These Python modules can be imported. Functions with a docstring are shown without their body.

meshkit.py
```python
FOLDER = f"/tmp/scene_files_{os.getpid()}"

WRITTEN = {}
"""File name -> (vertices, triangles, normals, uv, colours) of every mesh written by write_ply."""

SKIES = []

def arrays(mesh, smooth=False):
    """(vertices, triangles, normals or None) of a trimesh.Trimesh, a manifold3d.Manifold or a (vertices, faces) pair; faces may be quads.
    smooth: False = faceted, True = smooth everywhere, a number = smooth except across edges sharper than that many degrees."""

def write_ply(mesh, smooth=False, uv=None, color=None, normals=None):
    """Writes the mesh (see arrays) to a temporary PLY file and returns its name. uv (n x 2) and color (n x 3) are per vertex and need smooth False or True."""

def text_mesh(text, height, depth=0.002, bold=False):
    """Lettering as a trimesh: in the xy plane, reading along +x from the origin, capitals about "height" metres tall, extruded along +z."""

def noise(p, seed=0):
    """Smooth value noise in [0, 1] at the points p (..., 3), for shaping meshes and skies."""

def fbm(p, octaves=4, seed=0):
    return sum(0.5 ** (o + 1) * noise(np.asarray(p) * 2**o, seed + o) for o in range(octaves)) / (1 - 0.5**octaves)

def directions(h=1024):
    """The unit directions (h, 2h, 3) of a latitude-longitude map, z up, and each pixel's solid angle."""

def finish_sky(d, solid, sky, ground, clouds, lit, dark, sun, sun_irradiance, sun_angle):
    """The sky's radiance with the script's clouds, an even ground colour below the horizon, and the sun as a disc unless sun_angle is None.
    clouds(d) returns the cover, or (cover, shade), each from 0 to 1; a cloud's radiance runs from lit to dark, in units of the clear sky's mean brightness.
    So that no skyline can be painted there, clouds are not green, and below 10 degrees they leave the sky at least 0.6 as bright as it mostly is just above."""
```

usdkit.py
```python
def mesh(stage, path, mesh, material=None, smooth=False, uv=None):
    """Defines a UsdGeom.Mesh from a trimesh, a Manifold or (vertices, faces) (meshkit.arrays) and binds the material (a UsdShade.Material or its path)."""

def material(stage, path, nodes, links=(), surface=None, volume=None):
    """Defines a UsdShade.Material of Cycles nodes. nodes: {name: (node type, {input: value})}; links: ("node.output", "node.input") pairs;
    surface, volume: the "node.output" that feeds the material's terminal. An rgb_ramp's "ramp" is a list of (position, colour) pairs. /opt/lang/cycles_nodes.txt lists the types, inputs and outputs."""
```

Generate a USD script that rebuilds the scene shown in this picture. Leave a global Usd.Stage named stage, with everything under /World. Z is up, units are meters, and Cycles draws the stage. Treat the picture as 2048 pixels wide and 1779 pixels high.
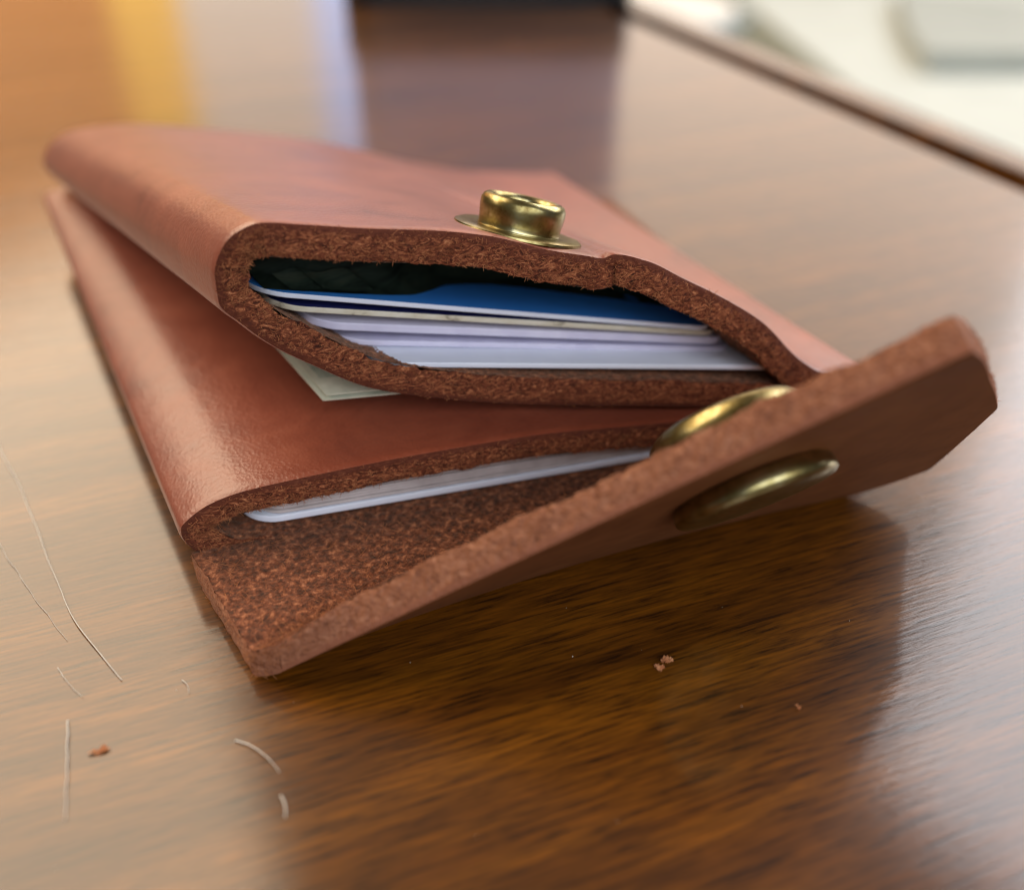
import math, random
import numpy as np, trimesh, usdkit, meshkit
from scipy.interpolate import PchipInterpolator
from pxr import Usd, UsdGeom, UsdLux, UsdShade, Gf, Vt, Sdf

random.seed(7); rng = np.random.default_rng(7)
MM = 0.001
stage = Usd.Stage.CreateInMemory()
UsdGeom.SetStageUpAxis(stage, 'Z'); UsdGeom.SetStageMetersPerUnit(stage, 1.0)
UsdGeom.Xform.Define(stage, '/World'); UsdGeom.Scope.Define(stage, '/World/Looks')

# ------------------------------------------------------------------ camera
PITCH, YAW = math.radians(35.754), math.radians(28.073)
Rv = np.array([math.cos(YAW), -math.sin(YAW), 0]); Fh = np.array([math.sin(YAW), math.cos(YAW), 0])
Fv = Fh * math.cos(PITCH) - np.array([0, 0, 1]) * math.sin(PITCH); Uv = np.cross(Rv, Fv)
EYE = np.array([0, 0, 71.6]) * MM
cam = UsdGeom.Camera.Define(stage, '/World/camera')
M = np.eye(4); M[0, :3] = Rv; M[1, :3] = Uv; M[2, :3] = -Fv; M[3, :3] = EYE
cam.AddTransformOp().Set(Gf.Matrix4d(M.tolist()))
cam.CreateHorizontalApertureAttr(36.0); cam.CreateVerticalApertureAttr(36.0 * 889 / 1024)
cam.CreateFocalLengthAttr(36.0 * 2000 / 2048)
cam.CreateClippingRangeAttr(Gf.Vec2f(0.01, 50.0))
cam.CreateFocusDistanceAttr(0.0985); cam.CreateFStopAttr(10.8)
cam.CreateExposureAttr(0.5)

# ------------------------------------------------------------------ light
def mat(name, nodes, links=(), surface='p.BSDF'):
    return usdkit.material(stage, '/World/Looks/' + name, nodes, links, surface=surface)

dome = UsdLux.DomeLight.Define(stage, '/World/room_light')
dm = mat('room_ambient', {'b': ('background_shader', {'color': (0.95, 0.88, 0.80), 'strength': 0.05})}, surface='b.background')
UsdShade.MaterialBindingAPI.Apply(dome.GetPrim()).Bind(dm)

def window_lamp(name, centre, aim, w, h, intensity, color):
    l = UsdLux.RectLight.Define(stage, '/World/' + name)
    c, a = np.array(centre, float), np.array(aim, float)
    z = c - a; z /= np.linalg.norm(z)
    x = np.cross([0, 0, 1], z); x /= np.linalg.norm(x); y = np.cross(z, x)
    m = np.eye(4); m[0, :3] = x; m[1, :3] = y; m[2, :3] = z; m[3, :3] = c
    l.AddTransformOp().Set(Gf.Matrix4d(m.tolist()))
    l.CreateWidthAttr(w); l.CreateHeightAttr(h); l.CreateIntensityAttr(intensity); l.CreateColorAttr(Gf.Vec3f(*color))
    return l
def direction(az, el):   # azimuth from +Y towards +X
    a, e = math.radians(az), math.radians(el)
    return np.array([math.sin(a) * math.cos(e), math.cos(a) * math.cos(e), math.sin(e)])
O = np.array([0.03, 0.09, 0.0])
def upright_lamp(name, az0, az1, el0, el1, dist, intensity, color):
    """An upright lamp panel that spans these azimuths and elevations as seen from the wallet."""
    az = (az0 + az1) / 2; z0, z1 = (dist * math.tan(math.radians(e)) for e in (el0, el1))
    w = 2 * dist * math.tan(math.radians((az1 - az0) / 2)); c = O + direction(az, 0) * dist; c[2] = (z0 + z1) / 2
    return window_lamp(name, c, c - direction(az, 0), w, z1 - z0, intensity, color)
upright_lamp('window_light', -70, 5, 27, 66, 5.0, 3.5, (1.0, 0.80, 0.57))          # tall window, left
upright_lamp('window_light_001', 20.8, 60, 6, 36, 5.0, 1.3, (1.0, 0.81, 0.65))
upright_lamp('window_light_007', 10.6, 17.6, 6, 30, 5.0, 1.0, (1.0, 0.82, 0.66))       # low window behind the wallet
upright_lamp('window_light_002', 59, 100, 8, 52, 5.0, 3.7, (0.98, 0.97, 1.0))      # window, right
upright_lamp('window_light_003', 150, 222, 20, 56, 4.0, 2.7, (0.87, 0.93, 1.0))    # cool window behind the viewer
upright_lamp('window_light_004', 17.6, 20.8, 6, 23, 4.8, 1.35, (0.56, 0.66, 1.0))   # strip of bluish daylight
upright_lamp('window_light_005', 7.2, 10.6, 5, 22, 4.8, 1.25, (1.0, 0.54, 0.08))    # added lamp, stands in for a yellow thing reflected in the table
upright_lamp('window_light_006', -14, 7.2, 5, 25, 4.8, 0.72, (1.0, 0.36, 0.06))     # added lamp that makes the orange reflection in the varnish

# ------------------------------------------------------------------ helpers
used = {}
def path_for(name, parent):
    base = parent.GetPath().AppendChild(name) if parent is not None else Sdf.Path('/World/' + name)
    n = used.get(str(base), 0); used[str(base)] = n + 1
    return str(base) if n == 0 else '%s_%03d' % (base, n)
def tag(p, label=None, cat=None, group=None, kind=None):
    p = p.GetPrim() if hasattr(p, 'GetPrim') else p
    for k, v in (('label', label), ('category', cat), ('group', group), ('kind', kind)):
        if v: p.SetCustomDataByKey(k, v)
    return p
def obj(name, mesh, m, parent=None, smooth=True, mm=True):
    v, f, n = meshkit.arrays(mesh, smooth)
    g = usdkit.mesh(stage, path_for(name, parent), (v * (MM if mm else 1.0), f), m)
    if n is not None:
        g.CreateNormalsAttr(Vt.Vec3fArray.FromNumpy(n.astype(np.float32))); g.SetNormalsInterpolation('vertex')
    return g.GetPrim()
def thing(name, label, cat, group=None):
    return tag(UsdGeom.Xform.Define(stage, path_for(name, None)), label, cat, group)
def grid_mesh(G, flip=False):
    a, b = G.shape[:2]
    i, j = np.meshgrid(np.arange(a - 1), np.arange(b - 1), indexing='ij')
    q = np.stack([i * b + j, (i + 1) * b + j, (i + 1) * b + j + 1, i * b + j + 1], -1).reshape(-1, 4)
    if flip: q = q[:, ::-1]
    return G.reshape(-1, 3), np.vstack([q[:, [0, 1, 2]], q[:, [0, 2, 3]]])
def join(*ms):
    vs, fs, n = [], [], 0
    for m in ms:
        v, f = (np.asarray(m.vertices), np.asarray(m.faces)) if hasattr(m, 'vertices') else m
        vs.append(v); fs.append(f + n); n += len(v)
    return np.vstack(vs), np.vstack(fs)
def norm(v): return v / np.maximum(np.linalg.norm(v, axis=-1, keepdims=True), 1e-12)
def resample(P, n):
    P = np.asarray(P, float); d = np.r_[0, np.cumsum(np.linalg.norm(np.diff(P, axis=0), axis=1))]
    return PchipInterpolator(d, P)(np.linspace(0, d[-1], n))
def by_landmarks(P, marks, counts):
    """Smooth curve through P, resampled segment by segment between the landmark indices."""
    P = np.asarray(P, float); d = np.r_[0, np.cumsum(np.linalg.norm(np.diff(P, axis=0), axis=1))]
    c = PchipInterpolator(d, P); s = []
    for a, b, n in zip(marks[:-1], marks[1:], counts): s.append(np.linspace(d[a], d[b], n, endpoint=False))
    s.append([d[marks[-1]]]); return c(np.concatenate(s))
def curves(name, lines, width, m, parent=None, kind=None):
    c = UsdGeom.BasisCurves.Define(stage, path_for(name, parent))
    c.CreateTypeAttr('linear'); c.CreateCurveVertexCountsAttr(Vt.IntArray([len(l) for l in lines]))
    c.CreatePointsAttr(Vt.Vec3fArray.FromNumpy((np.vstack(lines) * MM).astype(np.float32)))
    ws = np.concatenate([np.linspace(1, .45, len(l)) * width * MM for l in lines])
    c.CreateWidthsAttr(Vt.FloatArray.FromNumpy(ws.astype(np.float32))); c.SetWidthsInterpolation('vertex')
    UsdShade.MaterialBindingAPI.Apply(c.GetPrim()).Bind(m)
    return tag(c, kind=kind)

# ------------------------------------------------------------------ materials
def noise_mat(name, ramp, scale, rough=.5, stretch=(1, 1, 1), rot=(0, 0, 0), detail=5, bump=None, extra=None, distortion=0.0, spec=.5, rough_var=None):
    nodes = {'g': ('texture_coordinate', {}), 'm': ('mapping', {'scale': stretch, 'rotation': rot}),
             'n': ('noise_texture', {'scale': scale, 'detail': detail, 'roughness': .62, 'distortion': distortion}),
             'r': ('rgb_ramp', {'ramp': ramp}), 'p': ('principled_bsdf', {'roughness': rough, 'specular_ior_level': spec, **(extra or {})})}
    links = [('g.object', 'm.vector'), ('m.vector', 'n.vector'), ('n.fac', 'r.fac'), ('r.color', 'p.base_color')]
    if bump:
        bs, dist, st = bump
        nodes['bn'] = ('noise_texture', {'scale': bs, 'detail': 4, 'roughness': .6}); nodes['b'] = ('bump', {'strength': st, 'distance': dist})
        links += [('g.object', 'bn.vector'), ('bn.fac', 'b.height'), ('b.normal', 'p.normal')]
    if rough_var:
        nodes['rm'] = ('map_range', {'from_min': .3, 'from_max': .7, 'to_min': rough_var[0], 'to_max': rough_var[1]}); links += [('n.fac', 'rm.value'), ('rm.result', 'p.roughness')]
    return mat(name, nodes, links)

LEATHER = mat('smooth_leather', {
    'g': ('texture_coordinate', {}),
    'n': ('noise_texture', {'scale': 85, 'detail': 9, 'roughness': .72, 'distortion': .6}),
    'r': ('rgb_ramp', {'ramp': [(.25, (.135, .022, .008)), (.42, (.235, .044, .017)), (.56, (.285, .058, .023)), (.75, (.36, .085, .036))]}),
    'n3': ('noise_texture', {'scale': 210, 'detail': 5, 'roughness': .6, 'distortion': .8}), 'add2': ('math', {'math_type': 'multiply_add', 'value2': 1.5}),
    'v': ('voronoi_texture', {'scale': 2600, 'feature': 'f1', 'randomness': 1.0}),
    'n2': ('noise_texture', {'scale': 1500, 'detail': 4, 'roughness': .65}),
    'add': ('math', {'math_type': 'multiply_add', 'value2': .5}),
    'b': ('bump', {'strength': .75, 'distance': .00009}),
    'rm': ('map_range', {'from_min': .3, 'from_max': .7, 'to_min': .32, 'to_max': .42}),
    'p': ('principled_bsdf', {'roughness': .4, 'specular_ior_level': .9, 'coat_weight': .38, 'coat_roughness': .40, 'coat_ior': 1.6, 'sheen_weight': .10, 'sheen_roughness': .5, 'sheen_tint': (1, .8, .72)})},
    [('g.object', 'n.vector'), ('g.object', 'v.vector'), ('g.object', 'n2.vector'), ('n.fac', 'r.fac'), ('r.color', 'p.base_color'),
     ('v.distance', 'add.value1'), ('n2.fac', 'add.value3'), ('g.object', 'n3.vector'), ('n3.fac', 'add2.value1'), ('add.value', 'add2.value3'), ('add2.value', 'b.height'), ('b.normal', 'p.normal'), ('n.fac', 'rm.value'), ('rm.result', 'p.roughness')])
UNDERSIDE = noise_mat('matt_leather_underside', [(.3, (.135, .042, .012)), (.7, (.205, .070, .022))], 160, .62, spec=.16, bump=(1500, .00006, .5))
SUEDE = noise_mat('rough_suede', [(.30, (.026, .006, .0025)), (.44, (.095, .025, .010)), (.55, (.195, .055, .023)), (.70, (.48, .18, .08))], 1500, .95, spec=.12,
                  bump=(2400, .00022, .9), extra={'sheen_weight': .25, 'sheen_roughness': .6, 'sheen_tint': (1, .7, .5)})
def edge_mat(name, ramp, skin, rough=.8):
    return mat(name, {
    'g': ('texture_coordinate', {}), 'm': ('mapping', {'scale': (.5, .6, 1.25)}), 'n': ('noise_texture', {'scale': 1250, 'detail': 6, 'roughness': .7, 'distortion': 2.4}),
    'r': ('rgb_ramp', {'ramp': ramp}),
    'a': ('attribute', {'attribute': 'skin_depth'}), 'ar': ('rgb_ramp', {'ramp': [(0, (1, 1, 1)), (.10, (1, 1, 1)), (.26, (0, 0, 0)), (1, (0, 0, 0))]}),
    'mx': ('mix_color', {'blend_type': 'mix', 'b': skin}), 'am': ('math', {'math_type': 'multiply', 'value2': .85}),
    'bn': ('noise_texture', {'scale': 2400, 'detail': 4, 'roughness': .6}), 'b': ('bump', {'strength': .9, 'distance': .0002}),
    'p': ('principled_bsdf', {'roughness': rough, 'specular_ior_level': .22, 'sheen_weight': .1, 'sheen_tint': (1, .7, .5)})},
    [('g.object', 'm.vector'), ('m.vector', 'n.vector'), ('n.fac', 'r.fac'), ('a.fac', 'ar.fac'), ('ar.color', 'am.value1'), ('am.value', 'mx.fac'), ('r.color', 'mx.a'), ('mx.result', 'p.base_color'),
     ('g.object', 'bn.vector'), ('bn.fac', 'b.height'), ('b.normal', 'p.normal')])
FIBRE_CORE = edge_mat('cut_leather_fibre', [(.30, (.020, .004, .0018)), (.43, (.085, .019, .0075)), (.52, (.175, .043, .017)), (.62, (.40, .135, .055)), (.73, (.70, .33, .16))], (.10, .022, .010))
LIT_EDGE = edge_mat('lit_flap_edge', [(.30, (.10, .034, .016)), (.45, (.25, .088, .044)), (.56, (.36, .145, .076)), (.75, (.55, .27, .16))], (.30, .105, .055), .62)  # paler copy of the cut edge: light on the lip put into the colour
CRUMBM = noise_mat('leather_crumb', [(.35, (.34, .11, .04)), (.65, (.66, .30, .14))], 900, .8, spec=.2)
NOTE_SHADED = noise_mat('shaded_banknote_print', [(.35, (.006, .012, .008)), (.5, (.016, .028, .018)), (.62, (.028, .036, .022)), (.75, (.012, .02, .014))], 260, .7, stretch=(.5, 1, 3), spec=.25, distortion=1.0)  # banknote green, darkened to carry the shade inside the pocket
FUZZ = noise_mat('leather_fuzz', [(.35, (.17, .05, .02)), (.65, (.46, .18, .075))], 700, .8, spec=.2)
BRASS = mat('aged_brass', {
    'g': ('texture_coordinate', {}), 'n': ('noise_texture', {'scale': 380, 'detail': 8, 'roughness': .72}),
    'r': ('rgb_ramp', {'ramp': [(.34, (.13, .085, .025)), (.50, (.31, .25, .10)), (.68, (.55, .49, .28))]}),
    'rm': ('map_range', {'from_min': .3, 'from_max': .7, 'to_min': .40, 'to_max': .22}),
    'p': ('principled_bsdf', {'metallic': 1.0})},
    [('g.object', 'n.vector'), ('n.fac', 'r.fac'), ('r.color', 'p.base_color'), ('n.fac', 'rm.value'), ('rm.result', 'p.roughness')])
CARD_WHITE = noise_mat('card_white', [(.3, (.76, .79, .90)), (.7, (.80, .83, .93))], 300, .38, bump=(900, .00003, .3))
CARD_CREAM = noise_mat('card_cream', [(.30, (.13, .085, .05)), (.40, (.60, .53, .40)), (.7, (.74, .69, .58))], 520, .5, stretch=(.6, 1, 1))
CARD_LILAC = noise_mat('card_lilac', [(.3, (.60, .57, .74)), (.7, (.70, .67, .82))], 320, .5)
CARD_BLUE = noise_mat('card_blue', [(.3, (.05, .31, .97)), (.7, (.065, .35, .99))], 90, .25)
CARD_NAVY = noise_mat('card_navy', [(.3, (.012, .014, .09)), (.7, (.02, .025, .14))], 90, .3)
PAPER_GREY = noise_mat('paper_grey', [(.3, (.40, .34, .33)), (.7, (.56, .49, .48))], 260, .8)
# banknote: pale grey-green paper with fine green engraved lines
NOTE = noise_mat('banknote_paper', [(.3, (.44, .45, .34)), (.7, (.60, .59, .47))], 420, .85, spec=.2, bump=(1800, .00005, .5))
NOTE_INK = mat('banknote_print', {
    'g': ('texture_coordinate', {}), 'm': ('mapping', {'rotation': (0, 0, .9)}),
    'w': ('wave_texture', {'scale': 900, 'distortion': 9.0, 'detail': 3, 'detail_scale': 1.4}), 'n': ('noise_texture', {'scale': 330, 'detail': 4, 'roughness': .7}),
    'mu': ('math', {'math_type': 'multiply_add', 'value2': .22}), 'r': ('rgb_ramp', {'ramp': [(.35, (.13, .19, .145)), (.5, (.26, .31, .245)), (.72, (.40, .43, .34))]}),
    'p': ('principled_bsdf', {'roughness': .8, 'specular_ior_level': .2})},
    [('g.object', 'm.vector'), ('m.vector', 'w.vector'), ('g.object', 'n.vector'), ('w.fac', 'mu.value1'), ('n.fac', 'mu.value3'), ('mu.value', 'r.fac'), ('r.color', 'p.base_color')])
NOTE_EDGE = noise_mat('banknote_edge', [(.3, (.50, .48, .36)), (.7, (.66, .63, .50))], 700, .85, spec=.2)
# varnished dark walnut: long streaks with pores, clear coat with a fine ripple along the grain
GROT = (0, 0, math.radians(7.0))
WOOD = mat('varnished_walnut', {
    'g': ('texture_coordinate', {}), 'm0': ('mapping', {'rotation': GROT}), 'm': ('mapping', {'scale': (9, 110, 60)}), 'm2': ('mapping', {'scale': (140, 2100, 500)}),
    'm3': ('mapping', {'scale': (3, 24, 10)}),
    'n1': ('noise_texture', {'scale': 1.4, 'detail': 6, 'roughness': .6, 'distortion': .35}),
    'n2': ('noise_texture', {'scale': 1.0, 'detail': 4, 'roughness': .7, 'distortion': .3}),
    'n3': ('noise_texture', {'scale': 1.0, 'detail': 3}),
    'r1': ('rgb_ramp', {'ramp': [(.28, (.046, .0130, .0005)), (.5, (.112, .0345, .0011)), (.72, (.20, .068, .0024))]}),
    'r2': ('rgb_ramp', {'ramp': [(.33, (.16, .15, .13)), (.43, (.62, .6, .58)), (.54, (1.0, 1.0, 1.0)), (.70, (1.5, 1.42, 1.3))]}),
    'r3': ('rgb_ramp', {'ramp': [(.3, (.75, .74, .72)), (.7, (1.1, 1.08, 1.05))]}),
    'mx': ('mix_color', {'blend_type': 'multiply', 'fac': 1.0, 'use_clamp': False}), 'mx2': ('mix_color', {'blend_type': 'multiply', 'fac': 1.0, 'use_clamp': False}),
    'b': ('bump', {'strength': .15, 'distance': .00012}), 'rm': ('map_range', {'from_min': .3, 'from_max': .7, 'to_min': .075, 'to_max': .13}),
    'p': ('principled_bsdf', {'roughness': .45, 'specular_ior_level': .25, 'coat_weight': 1.0, 'coat_roughness': .13, 'coat_ior': 1.62})},
    [('g.object', 'm0.vector'), ('m0.vector', 'm.vector'), ('m0.vector', 'm2.vector'), ('m0.vector', 'm3.vector'), ('m.vector', 'n1.vector'), ('m2.vector', 'n2.vector'), ('m3.vector', 'n3.vector'),
     ('n1.fac', 'r1.fac'), ('n2.fac', 'r2.fac'), ('n3.fac', 'r3.fac'), ('r1.color', 'mx.a'), ('r2.color', 'mx.b'), ('mx.result', 'mx2.a'), ('r3.color', 'mx2.b'), ('mx2.result', 'p.base_color'),
     ('n2.fac', 'b.height'), ('b.normal', 'p.normal'), ('b.normal', 'p.coat_normal'), ('n3.fac', 'rm.value'), ('rm.result', 'p.coat_roughness')])
def plain(name, c, rough=.6, spec=.5, var=.06, scale=6):
    lo, hi = tuple(x * (1 - var) for x in c), tuple(x * (1 + var) for x in c)
    return noise_mat(name, [(.3, lo), (.7, hi)], scale, rough, spec=spec)
LINT = plain('pale_lint', (.72, .66, .58), .6, scale=300)

# ------------------------------------------------------------------ table, floor and the blurred surroundings (metres)
def extrude_profile(prof, p0, p1):
    """Closed 2-D profile (outward, up) swept from p0 to p1 on the table's long edge."""
    p0, p1 = np.array(p0, float), np.array(p1, float); d = norm(p1 - p0); out = np.cross(d, [0, 0, 1.0])
    n = len(prof); V = np.vstack([[p + out * a + np.array([0, 0, b]) for a, b in prof] for p in (p0, p1)])
    f = []
    for i in range(n):
        j = (i + 1) % n; f += [[i, j, n + j], [i, n + j, n + i]]
    cap = [[0, i, i + 1] for i in range(1, n - 1)]
    f += [[c[0], c[2], c[1]] for c in cap] + [[c[0] + n, c[1] + n, c[2] + n] for c in cap]
    m = trimesh.Trimesh(V, np.array(f), process=False); m.fix_normals(); return m
tb = thing('table', 'dark brown varnished wooden table that the leather wallet lies on', 'table')
E0, E1 = np.array([.1360, -.45, 0]), np.array([.2012, .62, 0])     # the long edge on the right
w0, w1 = np.array([-.80, -.45, 0]), np.array([-.75, .62, 0])
top = np.array([E0, E1, w1, w0]) - np.array([0, 0, .00006]); bot = top - np.array([0, 0, .0112])
obj('tabletop', trimesh.convex.convex_hull(np.vstack([top, bot])), WOOD, tb, smooth=False, mm=False)
arc = [(.017 + .008 * math.cos(t), -.0088 + .008 * math.sin(t)) for t in np.linspace(math.pi / 2, -math.pi / 2, 14)]
obj('edge_moulding', extrude_profile([(-.06, -.0168), (-.06, -.0115), (.0095, -.0115), (.0105, -.0012), (.012, -.0008)] + arc, E0, E1), WOOD, tb, smooth=30, mm=False)
obj('apron', extrude_profile([(-.05, -.0218), (-.012, -.0218), (-.012, -.11), (-.05, -.11)], E0, E1), WOOD, tb, smooth=False, mm=False)
for px_, py_ in ((.085, -.38), (.14, .55), (-.70, -.38), (-.68, .55)):
    leg = trimesh.creation.revolve(np.array([(0, -.735), (.016, -.735), (.020, -.60), (.026, -.30), (.029, -.112), (0, -.112)]), sections=20); leg.apply_translation((px_, py_, 0))
    obj('leg', leg, WOOD, tb, smooth=40, mm=False)

FLOORM = plain('olive_tan_floor', (.20, .205, .15), .5, scale=3)
RUGW, RUGG = plain('white_rug_pile', (.58, .62, .58), .9, scale=8), plain('grey_rug_pile', (.40, .43, .40), .9, scale=8)
STOOLW, STOOLG = plain('white_seat', (.80, .78, .73), .4), plain('grey_green_metal', (.17, .21, .19), .4)
BLACKM, MAUVEM = plain('black_lacquer', (.012, .012, .013), .35), plain('mauve_card', (.68, .53, .62), .5, scale=20)
fl = trimesh.creation.box((12, 12, .02)); fl.apply_translation((1.5, 3.0, -.745))
tag(obj('floor', fl, FLOORM, smooth=False, mm=False), kind='structure')
def slab(poly, z0, z1):
    from shapely.geometry import Polygon
    m = trimesh.creation.extrude_polygon(Polygon(poly).buffer(.01), z1 - z0, engine='earcut'); m.apply_translation((0, 0, z0)); return m
tag(obj('white_rug', slab([(2.55, 3.05), (2.08, 1.95), (1.60, 1.40), (2.6, .9), (4.4, 1.9), (3.8, 3.6)], -.7345, -.715), RUGW, smooth=False, mm=False), 'white rug lying on the floor beyond the right edge of the table', 'rug')
gc = slab([(2.52, 2.20), (2.36, 1.98), (2.62, 1.84), (3.15, 2.30), (2.9, 2.62)], -.714, -.66)
tag(obj('floor_cushion', gc, RUGG, smooth=False, mm=False), 'flat grey cushion lying on the white rug', 'cushion')
st = thing('round_stool', 'round white stool seat with grey-green rim past the table edge', 'stool')
sc = np.array([.93, 1.34, -.285])
m = trimesh.creation.revolve(np.array([(0, -.02), (.145, -.02), (.152, 0), (.145, .012), (0, .018)]), sections=64); m.apply_translation(sc); obj('seat', m, STOOLW, st, smooth=40, mm=False)
ring = trimesh.creation.torus(.163, .011, major_sections=64, minor_sections=12); ring.apply_translation(sc); obj('rim', ring, STOOLG, st, mm=False)
for k in range(3):
    a = k * 2.094 + .4; p0 = sc + np.array([.12 * math.cos(a), .12 * math.sin(a), -.02]); p1 = np.array([sc[0] + .19 * math.cos(a), sc[1] + .19 * math.sin(a), -.735])
    obj('leg', trimesh.creation.cylinder(.011, segment=[p0, p1], sections=14), STOOLG, st, smooth=40, mm=False)
# box at the far end of the table: black foot, mauve body
bx = thing('mauve_box', 'mauve box on a black foot standing at the far end of the table', 'box')
q0, q1 = np.array([.1215, .3225]), np.array([.1865, .2880]); dd = norm((q1 - q0)[None])[0]; nn = np.array([-dd[1], dd[0]])
def prism(ins, z0, z1, depth=.05):
    a, b = q0 + dd * ins, q1 - dd * ins; f = nn * ins
    return slab([a + f, b + f, b + nn * depth - f, a + nn * depth - f], z0, z1)
obj('foot', prism(.001, 0, .016), BLACKM, bx, smooth=False, mm=False); obj('body', prism(.0025, .016, .080), MAUVEM, bx, smooth=False, mm=False)


# ------------------------------------------------------------------ the wallet
T = 3.3
UP_F = [(82.8,66.2,6.6),(74.3,68.9,7.7),(67.1,71.2,8.7),(57.1,74.4,10.1),(48.9,77.1,11.2),(41.0,79.6,12.5),(33.4,82.0,14.2),(28.1,83.7,15.9),(22.0,85.7,19.9),(19.1,86.6,22.2),(17.0,87.3,24.5),(15.2,87.8,27.2),(15.3,87.8,29.9),(16.5,87.4,32.9),(18.0,86.9,34.3),(20.1,86.3,35.0),(23.6,85.1,34.6),(29.5,83.3,33.7),(35.6,81.3,33.0),(40.2,79.8,32.1),(42.6,79.1,31.3),(45.6,78.1,30.2),(49.4,76.9,29.2),(51.0,76.4,28.8),(52.0,76.1,29.1),(55.2,75.0,28.2),(59.3,73.7,25.8),(63.6,72.4,23.2),(68.2,70.9,19.9),(73.3,69.2,14.5),(75.8,68.4,12.7),(77.6,67.8,11.9),(83.0,66.1,10.9)]
UP_B = [(85,144.7,5.6),(35,163.5,9.6),(12,172.6,11.1),(8.6,174.0,11.6),(7.35,174.4,14.2),(9.0,173.7,17.2),(13.4,172.1,19.5),(19.7,169.7,20.0),(31.9,165.0,18.8),(41,161.6,17.4),(48,159,16.0),(54.5,156.5,14.2),(63,153.2,11.6),(73,149.3,9.6),(85,144.7,8.9)]
seg = [70, 60, 34, 40, 120, 70, 24]
fr = by_landmarks(UP_F, [0, 5, 9, 12, 15, 25, 30, 32], seg)
bk = by_landmarks(UP_B, [0, 1, 2, 4, 6, 11, 13, 14], seg)

def loft(fr, bk, nt=60, sag=None):
    t = np.r_[np.linspace(0, .016, 8)[:-1], .016 + .984 * np.linspace(0, 1, nt - 7) ** 1.5]
    G = fr[:, None] * (1 - t)[None, :, None] + bk[:, None] * t[None, :, None]
    return G if sag is None else G + sag(t)
def inward(G, sign):
    du = np.gradient(G, axis=0); dv = np.gradient(G, axis=1)
    return norm(np.cross(du, dv)) * sign
def fine_noise(P, scale, seed, octaves=3): return meshkit.fbm(P / scale, octaves, seed) - .5

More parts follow.
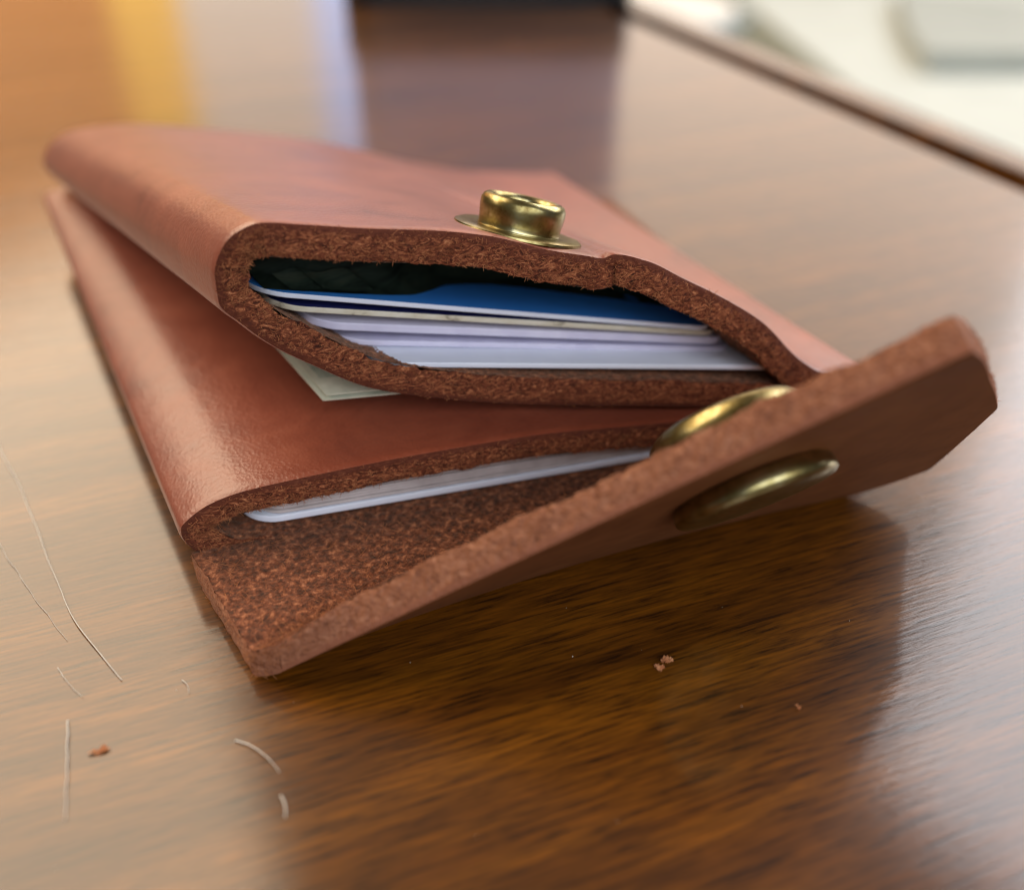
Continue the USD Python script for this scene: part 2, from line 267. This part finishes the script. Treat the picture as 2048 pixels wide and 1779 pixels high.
def leather_part(name, G, sign, T_, parent, front=True, extra_edges=(), seed=1, fuzz=2500, label=None, flip=False, edge_dirs=None, fibre_len=(.15, .55), K=14, grain=None, rim=None, nblend=None):
    """Grain side as the part; suede lining, cut edges and loose fibres as its pieces. G[s, t]: the grain surface."""
    flip = sign > 0
    N = inward(G, sign)
    if nblend is not None: N = norm(N * nblend[:, None, None] + np.array([0, 0, 1.0]) * (1 - nblend)[:, None, None])
    Ta = np.asarray(T_, float); Tn = np.broadcast_to(Ta if Ta.ndim == 0 else Ta[..., None] if Ta.ndim == 2 else Ta.reshape(-1, 1, 1), G.shape[:2] + (1,))
    I = G + N * Tn
    if front:      # pressed edge: the grain side rolls over towards the cut
        d0 = np.linalg.norm(G - G[:, :1], axis=-1, keepdims=True)
        G = G + N * .16 * np.clip(1 - d0 / .9, 0, 1) ** 2
    Gs = G.copy()
    part = obj(name, grid_mesh(Gs, flip), grain or LEATHER, parent)
    # suede: refined grid with nap
    ii = np.linspace(0, G.shape[0] - 1, G.shape[0] * 3 - 2); jj = np.r_[np.linspace(0, 14, 60), np.arange(15, G.shape[1])]
    def up(A):
        a = np.stack([np.interp(ii, np.arange(A.shape[0]), A[:, k]) for k in range(A.shape[1])], 1) if A.ndim == 2 else np.stack([up(A[..., k]) for k in range(A.shape[2])], -1)
        return a if A.ndim == 3 else np.stack([np.interp(jj, np.arange(A.shape[1]), r) for r in a])
    Iu, Nu = up(I), norm(up(N)); nap = np.clip(np.arange(len(jj)) / 3.0 + (0 if front else 1), 0, 1)[None, :, None]
    Iu = Iu + Nu * (fine_noise(Iu, .55, seed)[..., None] * .34 + fine_noise(Iu, .2, seed + 3)[..., None] * .16) * nap
    obj('suede_lining', grid_mesh(Iu, not flip), SUEDE, part)
    # cut edges: (outer line, inner line) pairs
    edges = [(G[:, 0], I[:, 0], G[:, 0] - G[:, 1])] if front else []
    edges += [(e(G), e(I), e(G) - e2(G)) for e, e2 in extra_edges]
    lines = []
    for oc, ic, od in edges:
        L = np.linalg.norm(np.diff(oc, axis=0), axis=1).sum(); n = max(12, int(L / .13)); q = np.linspace(0, len(oc) - 1, n)
        rs = lambda A: np.stack([np.interp(q, np.arange(len(A)), A[:, k]) for k in range(3)], 1)
        o_, i_, d_ = rs(oc), rs(ic), norm(rs(od)); w = np.linspace(0, 1, K + 1)
        E_ = o_[:, None] * (1 - w)[None, :, None] + i_[:, None] * w[None, :, None]
        env = np.clip(np.minimum(w / .12, 1), 0, 1)[None, :, None]
        rag = (fine_noise(E_, .9, seed + 7, 3)[..., None] * .5 + fine_noise(E_, .34, seed + 8, 3)[..., None] * .42)
        bulge = .28 * np.sqrt(np.clip(1 - (2 * w - 1) ** 2, 0, 1))[None, :, None]
        fade = np.clip(np.minimum(np.arange(n), n - 1 - np.arange(n)) / 6, .15, 1)[:, None, None]
        E_ = E_ + d_[:, None] * (rag * env * .8 + bulge) * fade
        # ragged inner lip
        lip = np.clip((w - .7) / .3, 0, 1)[None, :, None] * (fine_noise(np.repeat(o_[:, None], K + 1, 1), 2.1, seed + 11, 4)[..., None] * .8 + fine_noise(np.repeat(o_[:, None], K + 1, 1), .5, seed + 12, 2)[..., None] * .3)
        E_ = E_ + norm(i_ - o_)[:, None] * lip
        ce = obj('cut_edge', grid_mesh(E_), rim or FIBRE_CORE, part)
        UsdGeom.PrimvarsAPI(ce).CreatePrimvar('skin_depth', Sdf.ValueTypeNames.FloatArray, 'vertex').Set(Vt.FloatArray.FromNumpy(np.tile(w, n).astype(np.float32)))
        cnt = int(fuzz * L / 190); a = rng.integers(0, n, cnt); b = rng.beta(1.6, 1.0, cnt) * K; tang = norm(np.gradient(o_, axis=0))
        for k in range(cnt):
            p = E_[a[k], int(b[k])]; l = rng.uniform(*fibre_len)
            inn = norm(i_[a[k]] - o_[a[k]])
            v = norm(tang[a[k]] * rng.normal(0, 1) + inn * rng.normal(.1 if b[k] < K * .8 else .35, .6) + d_[a[k]] * rng.uniform(.1, .6))
            c = norm(rng.normal(0, 1, 3)) * l * .35; s = np.linspace(0, 1, 5)[:, None]
            lines.append(p + v * l * s + c * s * s)
    if lines: curves('loose_fibre', lines, .06, FUZZ, part, kind='stuff')
    return part, I

W = thing('leather_wallet', 'reddish brown leather card wallet with brass snap, lying open on the table', 'wallet')
GU = loft(fr, bk)
GU[..., 2] += .25 * (fine_noise(GU, 14, 3, 2))          # the hide is never quite flat
end_hi = (lambda A: A[-1], lambda A: A[-2]); back = (lambda A: A[:, -1], lambda A: A[:, -2])
tt_ = np.linspace(0, 1, GU.shape[1])[None, :] ** 1.2
ends = np.clip(np.minimum(np.arange(len(fr)), len(fr) - 1 - np.arange(len(fr))) / 95.0, 0, 1)[:, None] ** .8
TU = T * (1 - tt_) + T * tt_ * (.36 + .42 * ends)
up_part, IU = leather_part('upper_pocket', GU, -1, TU, W, extra_edges=(back,), seed=1, fuzz=5200)

TL = 2.9
LO_F = [(86,66.3,6.0),(70,69.6,8.3),(55.8,72.6,9.5),(40.8,75.6,10.8),(30.5,77.6,10.9),(20.7,79.6,10.6),(13.5,81.0,10.2),(9.9,81.8,9.3),(7.6,82.2,8.0),(6.5,82.4,6.8),(6.4,82.5,5.8),(7.2,82.4,3.6),(9.2,82.0,1.4),(11.6,81.6,.2),(15.0,80.9,0)]
LO_B = [(84,145.1,4.0),(70,150.5,4.8),(55,156.2,6.4),(41,161.6,8.6),(30,165.8,9.9),(18,170.3,10.4),(12.5,172.4,10.6),(8.9,173.7,9.9),(6.9,174.4,9.4),(6.0,174.6,8.8),(5.9,174.7,7.9),(7.6,174.2,5.2),(11.2,173.0,2.0),(14,171.8,.4),(17.0,170.6,0)]
seg2 = [140, 60, 40, 18]
flo = by_landmarks(LO_F, [0, 5, 9, 13, 14], seg2); blo = by_landmarks(LO_B, [0, 5, 9, 13, 14], seg2)
GL = loft(flo, blo)
tl = np.interp(np.arange(len(flo)), [0, 200, 258 - 40, len(flo) - 1], [TL, TL, 3.3, 3.5])
lo_part, IL = leather_part('lower_pocket', GL, 1, tl, W, extra_edges=(back,), seed=21, fuzz=5200)

# bottom sheet and the closing flap that curls up towards the viewer
nu, nv = 220, 96
u = np.linspace(0, 1, nu)
S0 = np.stack([7.0 + 79 * u, 82.4 - 16.4 * u, 0 * u], 1)                      # line under the lower pocket's mouth
B0 = np.stack([7.25 + 68.5 * u, 72.0 - 10.9 * u + 0 * u, 0 * u], 1)            # where the sheet leaves the table
Npt, Fpt, Apt = np.array([59.8, 39.74, 34.6]), np.array([83.9, 51.4, 15.2]), np.array([8.4, 65.5, .03])
def curl(uu, vv):
    """Smooth flap surface: vv = 0 where the sheet leaves the table, 1 along the free edge; uu may run past the edge's far end."""
    uu, vv = np.broadcast_arrays(np.asarray(uu, float), np.asarray(vv, float))
    X = 8.6 + 67.2 * uu; Bp = np.stack([X, 66.298 + .05465 * X - .0016753 * X * X, 0 * uu], -1)
    sN = uu / .80; Ep = Apt + (Npt - Apt) * sN[..., None]
    Ep[..., 2] += .1 * np.sin(np.pi * np.clip(sN, 0, 1)); Ep[..., 2] = np.maximum(Ep[..., 2], 0)
    D = Ep - Bp; Hz = D * [1, 1, 0]
    P1, P2 = Bp + Hz * .29 + D * [0, 0, .25], Bp + Hz * .62 + D * [0, 0, .63]
    b = vv[..., None]
    return Bp * (1 - b) ** 3 + 3 * P1 * b * (1 - b) ** 2 + 3 * P2 * b * b * (1 - b) + Ep * b ** 3
def umax(v): return np.interp(v, [0, .053, .119, .27, .47, .49, .696, .918, 1], [1.0, 1.06, 1.105, 1.08, 1.046, 1.036, .932, .832, .795])   # outline of the tab's end
n1 = 30; G = np.zeros((nu, nv, 3))
vv = np.linspace(0, 1, nv - n1)
um = (.035 * vv ** 1.5)[None, :]
G[:, n1:] = curl(um + u[:, None] * (umax(vv)[None, :] - um), vv[None, :])
a_ = np.linspace(0, 1, n1, endpoint=False)[None, :, None]
G[:, :n1] = S0[:, None] * (1 - a_) + G[:, n1][:, None] * a_
G[..., 2] = np.maximum(G[..., 2], 0.0)
GF = G[:, ::-1]                                              # t = 0 at the free edge
left = (lambda A: A[0], lambda A: A[1]); right = (lambda A: A[-1], lambda A: A[-2])
TFL = 3.3 + 1.0 * (meshkit.fbm(GF / 5.0, 3, 77) - .5)
fb = np.clip((np.arange(nv) - 55) / 35.0, 0, 1)[None, :]; TFL = TFL * (1 - fb) + 3.5 * fb
NB = np.clip(u / .14, 0, 1) ** 1.5
fl_part, IF = leather_part('closing_flap', GF, 1, TFL, W, extra_edges=(left, right), seed=41, fuzz=4200, grain=UNDERSIDE, rim=LIT_EDGE, nblend=NB, fibre_len=(.15, .5))
fl_lines = []
for k in range(2600):
    i0, j0 = rng.integers(2, nu - 2), int(rng.integers(20, nv)); p = IF[i0, j0]
    if p[2] > 9: continue
    l = rng.uniform(.3, 1.1); a = rng.uniform(0, 6.283); v = np.array([math.cos(a), math.sin(a), rng.uniform(.05, .7)]); c = rng.normal(0, 1, 3) * l * .4; q = np.linspace(0, 1, 6)[:, None]
    fl_lines.append(p + v * l * q + c * q * q)
curves('loose_fibre', fl_lines, .07, FUZZ, fl_part, kind='stuff')
# bottom sheet inside the pocket
sb = np.stack([15.0 + 71 * u, 80.7 - 14.7 * u, 0 * u], 1); be = np.stack([15 + 80 * u, 171.4 - 30 * u, 0 * u], 1)
GB = loft(sb, be)
bt_part, IB = leather_part('bottom_panel', GB, 1, 3.5, W, front=False, seed=41, fuzz=0)

# brass snap
def frame(p, n, x=(1, 0, 0)):
    n = norm(np.array(n, float)[None])[0]; x = np.array(x, float); x = norm((x - n * (x @ n))[None])[0]; y = np.cross(n, x)
    m = np.eye(4); m[:3, 0] = x; m[:3, 1] = y; m[:3, 2] = n; m[:3, 3] = p; return m
def lathe(prof, m, sections=96):
    t = trimesh.creation.revolve(np.array(prof, float), sections=sections); t.apply_transform(m); return t
def nearest(Gr, p): 
    d = np.linalg.norm(Gr - p, axis=-1); return np.unravel_index(d.argmin(), d.shape)
STUD = np.array([46.4, 85.2, 30.6])
i_, j_ = nearest(GU, STUD); nrm = -inward(GU, -1)[i_, j_]; base = GU[i_, j_]
fm = frame(base + nrm * .2, nrm + np.array([.03, 0, .02]))
stud = obj('snap_stud', lathe([(0, -.3), (6.5, -.3), (6.75, -.05), (6.7, .18), (6.2, .40), (5.0, .34), (0, .36)], fm), BRASS, W, smooth=35)
obj('post_ring', lathe([(3.5, .3), (4.35, .3), (4.25, .5), (4.28, .9), (4.38, 1.6), (4.45, 2.3), (4.42, 2.9), (4.2, 3.3), (3.85, 3.5), (3.45, 3.35), (3.25, 2.9), (3.2, .9), (0, .9), (0, .3)], fm), BRASS, stud, smooth=50)
CAPP = curl(.685, .55)
i_, j_ = nearest(GF, CAPP); nin = inward(GF, 1)[i_, j_]; cb = GF[i_, j_]
fc = frame(cb - nin * .5, -nin + np.array([.055, .07, -.045]))
capo = obj('snap_cap', lathe([(0, -.5), (7.3, -.9), (7.7, -.3), (7.85, .35), (7.75, .9), (7.3, 1.25), (6.2, 1.5), (4.4, 1.66), (2.2, 1.74), (0, 1.76)], fc), BRASS, W, smooth=50)
fs = frame(cb + nin * 3.35, nin)
sock = obj('snap_socket', lathe([(0, -.6), (7.4, -.6), (7.8, .2), (7.9, 1.6), (7.6, 2.6), (6.9, 3.2), (5.8, 3.5), (4.6, 3.5), (3.9, 3.0), (3.8, .4), (0, .3)], fs), BRASS, W, smooth=50)

# ------------------------------------------------------------------ cards in the pockets
def card_mesh(PL, PR, V, t=.76, length=76.0, r=3.1, width=None):
    PL, PR, V = (np.array(a, float) for a in (PL, PR, V)); wv = PR - PL; wid = np.linalg.norm(wv); ex = wv / wid; V = norm(V[None])[0]
    ez = norm(np.cross(ex, V)[None])[0]
    pts = []
    for cx, cy, a0 in ((r, r, math.pi), (wid - r, r, 1.5 * math.pi), (wid - r, length - r, 0), (r, length - r, .5 * math.pi)):
        pts += [(cx + r * math.cos(a0 + q), cy + r * math.sin(a0 + q)) for q in np.linspace(0, math.pi / 2, 10)]
    P2 = np.array(pts); c = P2.mean(0); rings = []
    for ins, z in ((.09, 0), (0, .09), (0, t - .09), (.09, t)):
        q = P2 + norm(c - P2) * ins; rings.append(PL + ex * q[:, :1] + V * q[:, 1:] + ez * z)
    n = len(P2); Vv = np.vstack(rings); F = []
    for k in range(3):
        for i in range(n): j = (i + 1) % n; F += [[k * n + i, k * n + j, (k + 1) * n + j], [k * n + i, (k + 1) * n + j, (k + 1) * n + i]]
    F += [[0, i + 1, i] for i in range(1, n - 1)] + [[3 * n, 3 * n + i, 3 * n + i + 1] for i in range(1, n - 1)]
    face = rings[3] - norm(rings[3] - rings[3].mean(0)) * .05 + ez * .012
    return (Vv, np.array(F)), (face, np.array([[0, i, i + 1] for i in range(1, n - 1)])), ez
def card(name, label, PL, PR, V, body, face=None, cat='card', group=None, **k):
    m, fc_, ez = card_mesh(PL, PR, V, **k)
    if face is None:
        return tag(obj(name, m, body, smooth=30), label, cat, group)
    t = thing(name, label, cat, group)
    obj('card_body', m, body, t, smooth=30); obj('printed_face', fc_, face, t, smooth=False); return t
def vu(dz): return np.array([-4.0, 52.0, dz])
card('plastic_card', 'white plastic card at the very bottom of the upper stack, sticking out furthest', (28.6,84.8,17.9), (74.5,70.0,12.3), vu(-1.4), CARD_WHITE, t=.55, length=52)
card('plastic_card', 'pale lilac card directly on top of the protruding bottom white card', (27.0,89.1,18.75), (69.8,75.4,13.1), vu(-2.6), CARD_LILAC, t=.6, length=49)
card('plastic_card', 'thick pale lilac card, third from the bottom of the upper stack', (24.6,89.8,20.9), (68.8,75.7,14.2), vu(-3.4), CARD_LILAC, t=.85, length=49)
card('plastic_card', 'card with grubby cream edge and navy face under the bright blue card', (21.3,90.9,23.4), (67.8,76.0,15.4), vu(-4.3), CARD_CREAM, CARD_NAVY, t=.58, length=49)
card('plastic_card', 'bright blue card with white edge lying on top of the upper stack', (19.9,91.4,25.2), (67.2,76.2,16.1), vu(-5.1), CARD_WHITE, CARD_BLUE, t=.5, length=49)
VL = np.array([-2.0, 86, 0.2])
for k in range(6):
    z = 5.62 + k * .36
    card('paper_card', 'thin greyish paper card pressed in the stack under the lower pocket leather', (14.6 + .2 * k, 81.75 + .09 * (k * 2 % 3), z), (62, 72.35 + .09 * (k * 2 % 3), z - .95 + .03 * k), VL, PAPER_GREY, group='paper cards in the lower pocket', t=.3, length=76, r=2.2)
card('plastic_card', 'single white plastic card lying lowest in the lower pocket below grey paper cards', (13.2, 81.9, 4.72), (62, 72.2, 3.75), VL, CARD_WHITE, length=76)

# ------------------------------------------------------------------ folded banknotes
def folded_note(name, label, corner, d1, d2, l1, l2, layers=2):
    """A note folded over: layers of thin paper joined by a rounded fold along d1."""
    t = thing(name, label, 'banknote'); c, d1, d2 = np.array(corner, float), norm(np.array(d1, float)[None])[0], norm(np.array(d2, float)[None])[0]; nz = norm(np.cross(d1, d2)[None])[0]
    if nz[2] < 0: nz = -nz
    for k in range(layers):
        o = c + nz * (.45 * k) + d2 * (.5 * k) + d1 * .25 * k
        a, b = np.linspace(0, l1, 24), np.linspace(0, l2, 24)
        Gn = o + a[:, None, None] * d1 + b[None, :, None] * d2 + nz * (.12 * np.sin(a / 6 + k)[:, None, None] * np.clip(b / 8, 0, 1)[None, :, None])
        lo = Gn - nz * .14
        pl = obj('paper_layer', join(grid_mesh(Gn, True), grid_mesh(lo)), NOTE, t)
        obj('printed_area', grid_mesh(Gn[3:, 2:] + nz * .02, True), NOTE_INK, pl)
        rim = np.concatenate([Gn[::-1, 0], Gn[0, 1:]]); rl = np.concatenate([lo[::-1, 0], lo[0, 1:]])
        obj('paper_edge', grid_mesh(np.stack([rim, rl], 1)), NOTE_EDGE, t)
    return t
folded_note('folded_banknote', 'folded grey-green banknote corner poking out beneath the upper pocket', (23.9, 87.1, 14.0), (-.10, .97, .05), (.95, -.31, .0), 26, 9.5)
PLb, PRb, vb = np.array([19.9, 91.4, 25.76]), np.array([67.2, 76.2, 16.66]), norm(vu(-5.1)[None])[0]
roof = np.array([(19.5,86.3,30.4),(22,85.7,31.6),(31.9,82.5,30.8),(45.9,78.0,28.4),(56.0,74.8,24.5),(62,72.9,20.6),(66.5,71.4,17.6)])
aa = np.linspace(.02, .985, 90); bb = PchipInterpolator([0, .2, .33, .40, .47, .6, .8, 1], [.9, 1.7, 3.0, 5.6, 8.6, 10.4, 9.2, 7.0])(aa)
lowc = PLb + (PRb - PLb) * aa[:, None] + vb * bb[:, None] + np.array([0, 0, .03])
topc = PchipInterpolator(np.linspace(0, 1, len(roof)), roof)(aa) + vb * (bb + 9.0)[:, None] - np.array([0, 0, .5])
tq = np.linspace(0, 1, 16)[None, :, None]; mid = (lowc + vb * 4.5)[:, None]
shade_note = lowc[:, None] * (1 - tq) ** 2 + 2 * mid * tq * (1 - tq) + topc[:, None] * tq ** 2  # sheet shaped to the shade line on the blue card, fills the pocket dark
shade_note += (.22 * np.sin(aa * 60)[:, None] * np.sin(np.linspace(0, 3, 16))[None, :])[..., None] * np.array([0, .6, 1])
t = thing('folded_banknote', 'dark green banknote in the upper pocket, spread to stand in for shade over the blue card', 'banknote')
obj('paper_layer', join(grid_mesh(shade_note), grid_mesh(shade_note + np.array([0, .1, -.12]), True)), NOTE_SHADED, t)
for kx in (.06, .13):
    i0 = int(kx * 90); strip = shade_note[i0:i0 + 11, 2:9:1] + np.array([0, -1.3 - 6 * kx, .3 + 4 * kx])
    obj('paper_layer', join(grid_mesh(strip), grid_mesh(strip + np.array([0, .1, -.12]), True)), NOTE_SHADED, t)

# ------------------------------------------------------------------ lint and crumbs on the table
def lint(label, pts, w, n=60):
    p = resample(np.array(pts), n); k = np.arange(n)
    amp = min(.10, .004 * np.linalg.norm(p[-1] - p[0]))
    p[:, 0] += amp * np.sin(k * .37 + len(label)) * np.sin(k * .11); p[:, 2] = .05 + .5 * (p[:, 2] - .05)
    tag(curves('lint_fibre', [p], w, LINT), label, 'lint')
lint('longest pale lint thread curving over the table left of the wallet', [(-8.9,118,.12),(-6.9,102.2,.15),(-5.6,85.3,.5),(-2.5,71.9,.12)], .21)
lint('faint thin lint thread just left of the longest one', [(-10.6,98,.1),(-7.9,85.8,.12),(-6.2,79.5,.1)], .09)
lint('short faint curved lint thread below the end of the faint one', [(-7.5,76.3,.1),(-6.9,73.8,.1),(-6.0,71.5,.1)], .08)
lint('straight upright lint thread near the lower left corner', [(-7.6,69.4,.12),(-8.5,63.5,.25),(-9.3,59,.12)], .15)
lint('curved lint thread below the wallet front left corner', [(4.9,60.3,.1),(6.4,58.2,.3),(7.3,55.3,.1)], .13)
lint('tiny lint scrap below the curved thread', [(6.7,53.1,.1),(6.75,52.3,.3),(6.4,50.9,.1)], .17)
lint('tiny lint scrap close to the flap corner at left', [(2.4,69.3,.1),(2.7,68.2,.15),(2.6,67.4,.1)], .09)
def crumb(label, parts_):
    t = []
    for (x, y, z, r, sx, sy, sz) in parts_:
        for q in range(3):
            h = trimesh.convex.convex_hull(rng.normal(0, .55, (9, 3)) * r * np.array([sx, sy, sz * .55])); h = h.subdivide().subdivide()
            v = h.vertices + (meshkit.fbm(h.vertices / r * 2.2 + x, 3, 5) - .5)[:, None] * r * .8 + rng.normal(0, .35, 3) * r * [1, 1, .2]
            v[:, 2] -= v[:, 2].min() + .06; t.append((v + [x, y, rng.uniform(0, .12)], h.faces))
    tag(obj('leather_crumb', join(*t), CRUMBM, smooth=False), label, 'crumb')
crumb('largest orange leather crumb on the dark wood in front of the flap', [(42.2,49.9,.35,.42,1.1,.8,.8),(43.0,50.3,.42,.40,1.2,.7,.8),(43.6,49.9,.35,.34,1.1,.8,.8)])
crumb('tiny orange leather crumb right of the largest crumb', [(50.6,40.1,.18,.2,1.3,.8,.7)])
crumb('flat orange leather crumb on the pale reflection at lower left', [(-5.8,64.6,.2,.34,1.9,.9,.5),(-5.2,64.9,.2,.25,1.5,.8,.5)])

pts = []
for k in range(110):
    x, y = rng.uniform(-40, 95), rng.uniform(15, 190); r = rng.uniform(.02, .045)
    sp = trimesh.creation.icosphere(1, r); sp.vertices = sp.vertices * rng.uniform(.6, 1.6, 3) + [x, y, r * .5 - .06]; pts.append(sp)
tag(obj('table_dust', join(*pts), LINT), 'fine pale dust specks scattered over the varnished table', 'dust', kind='stuff')
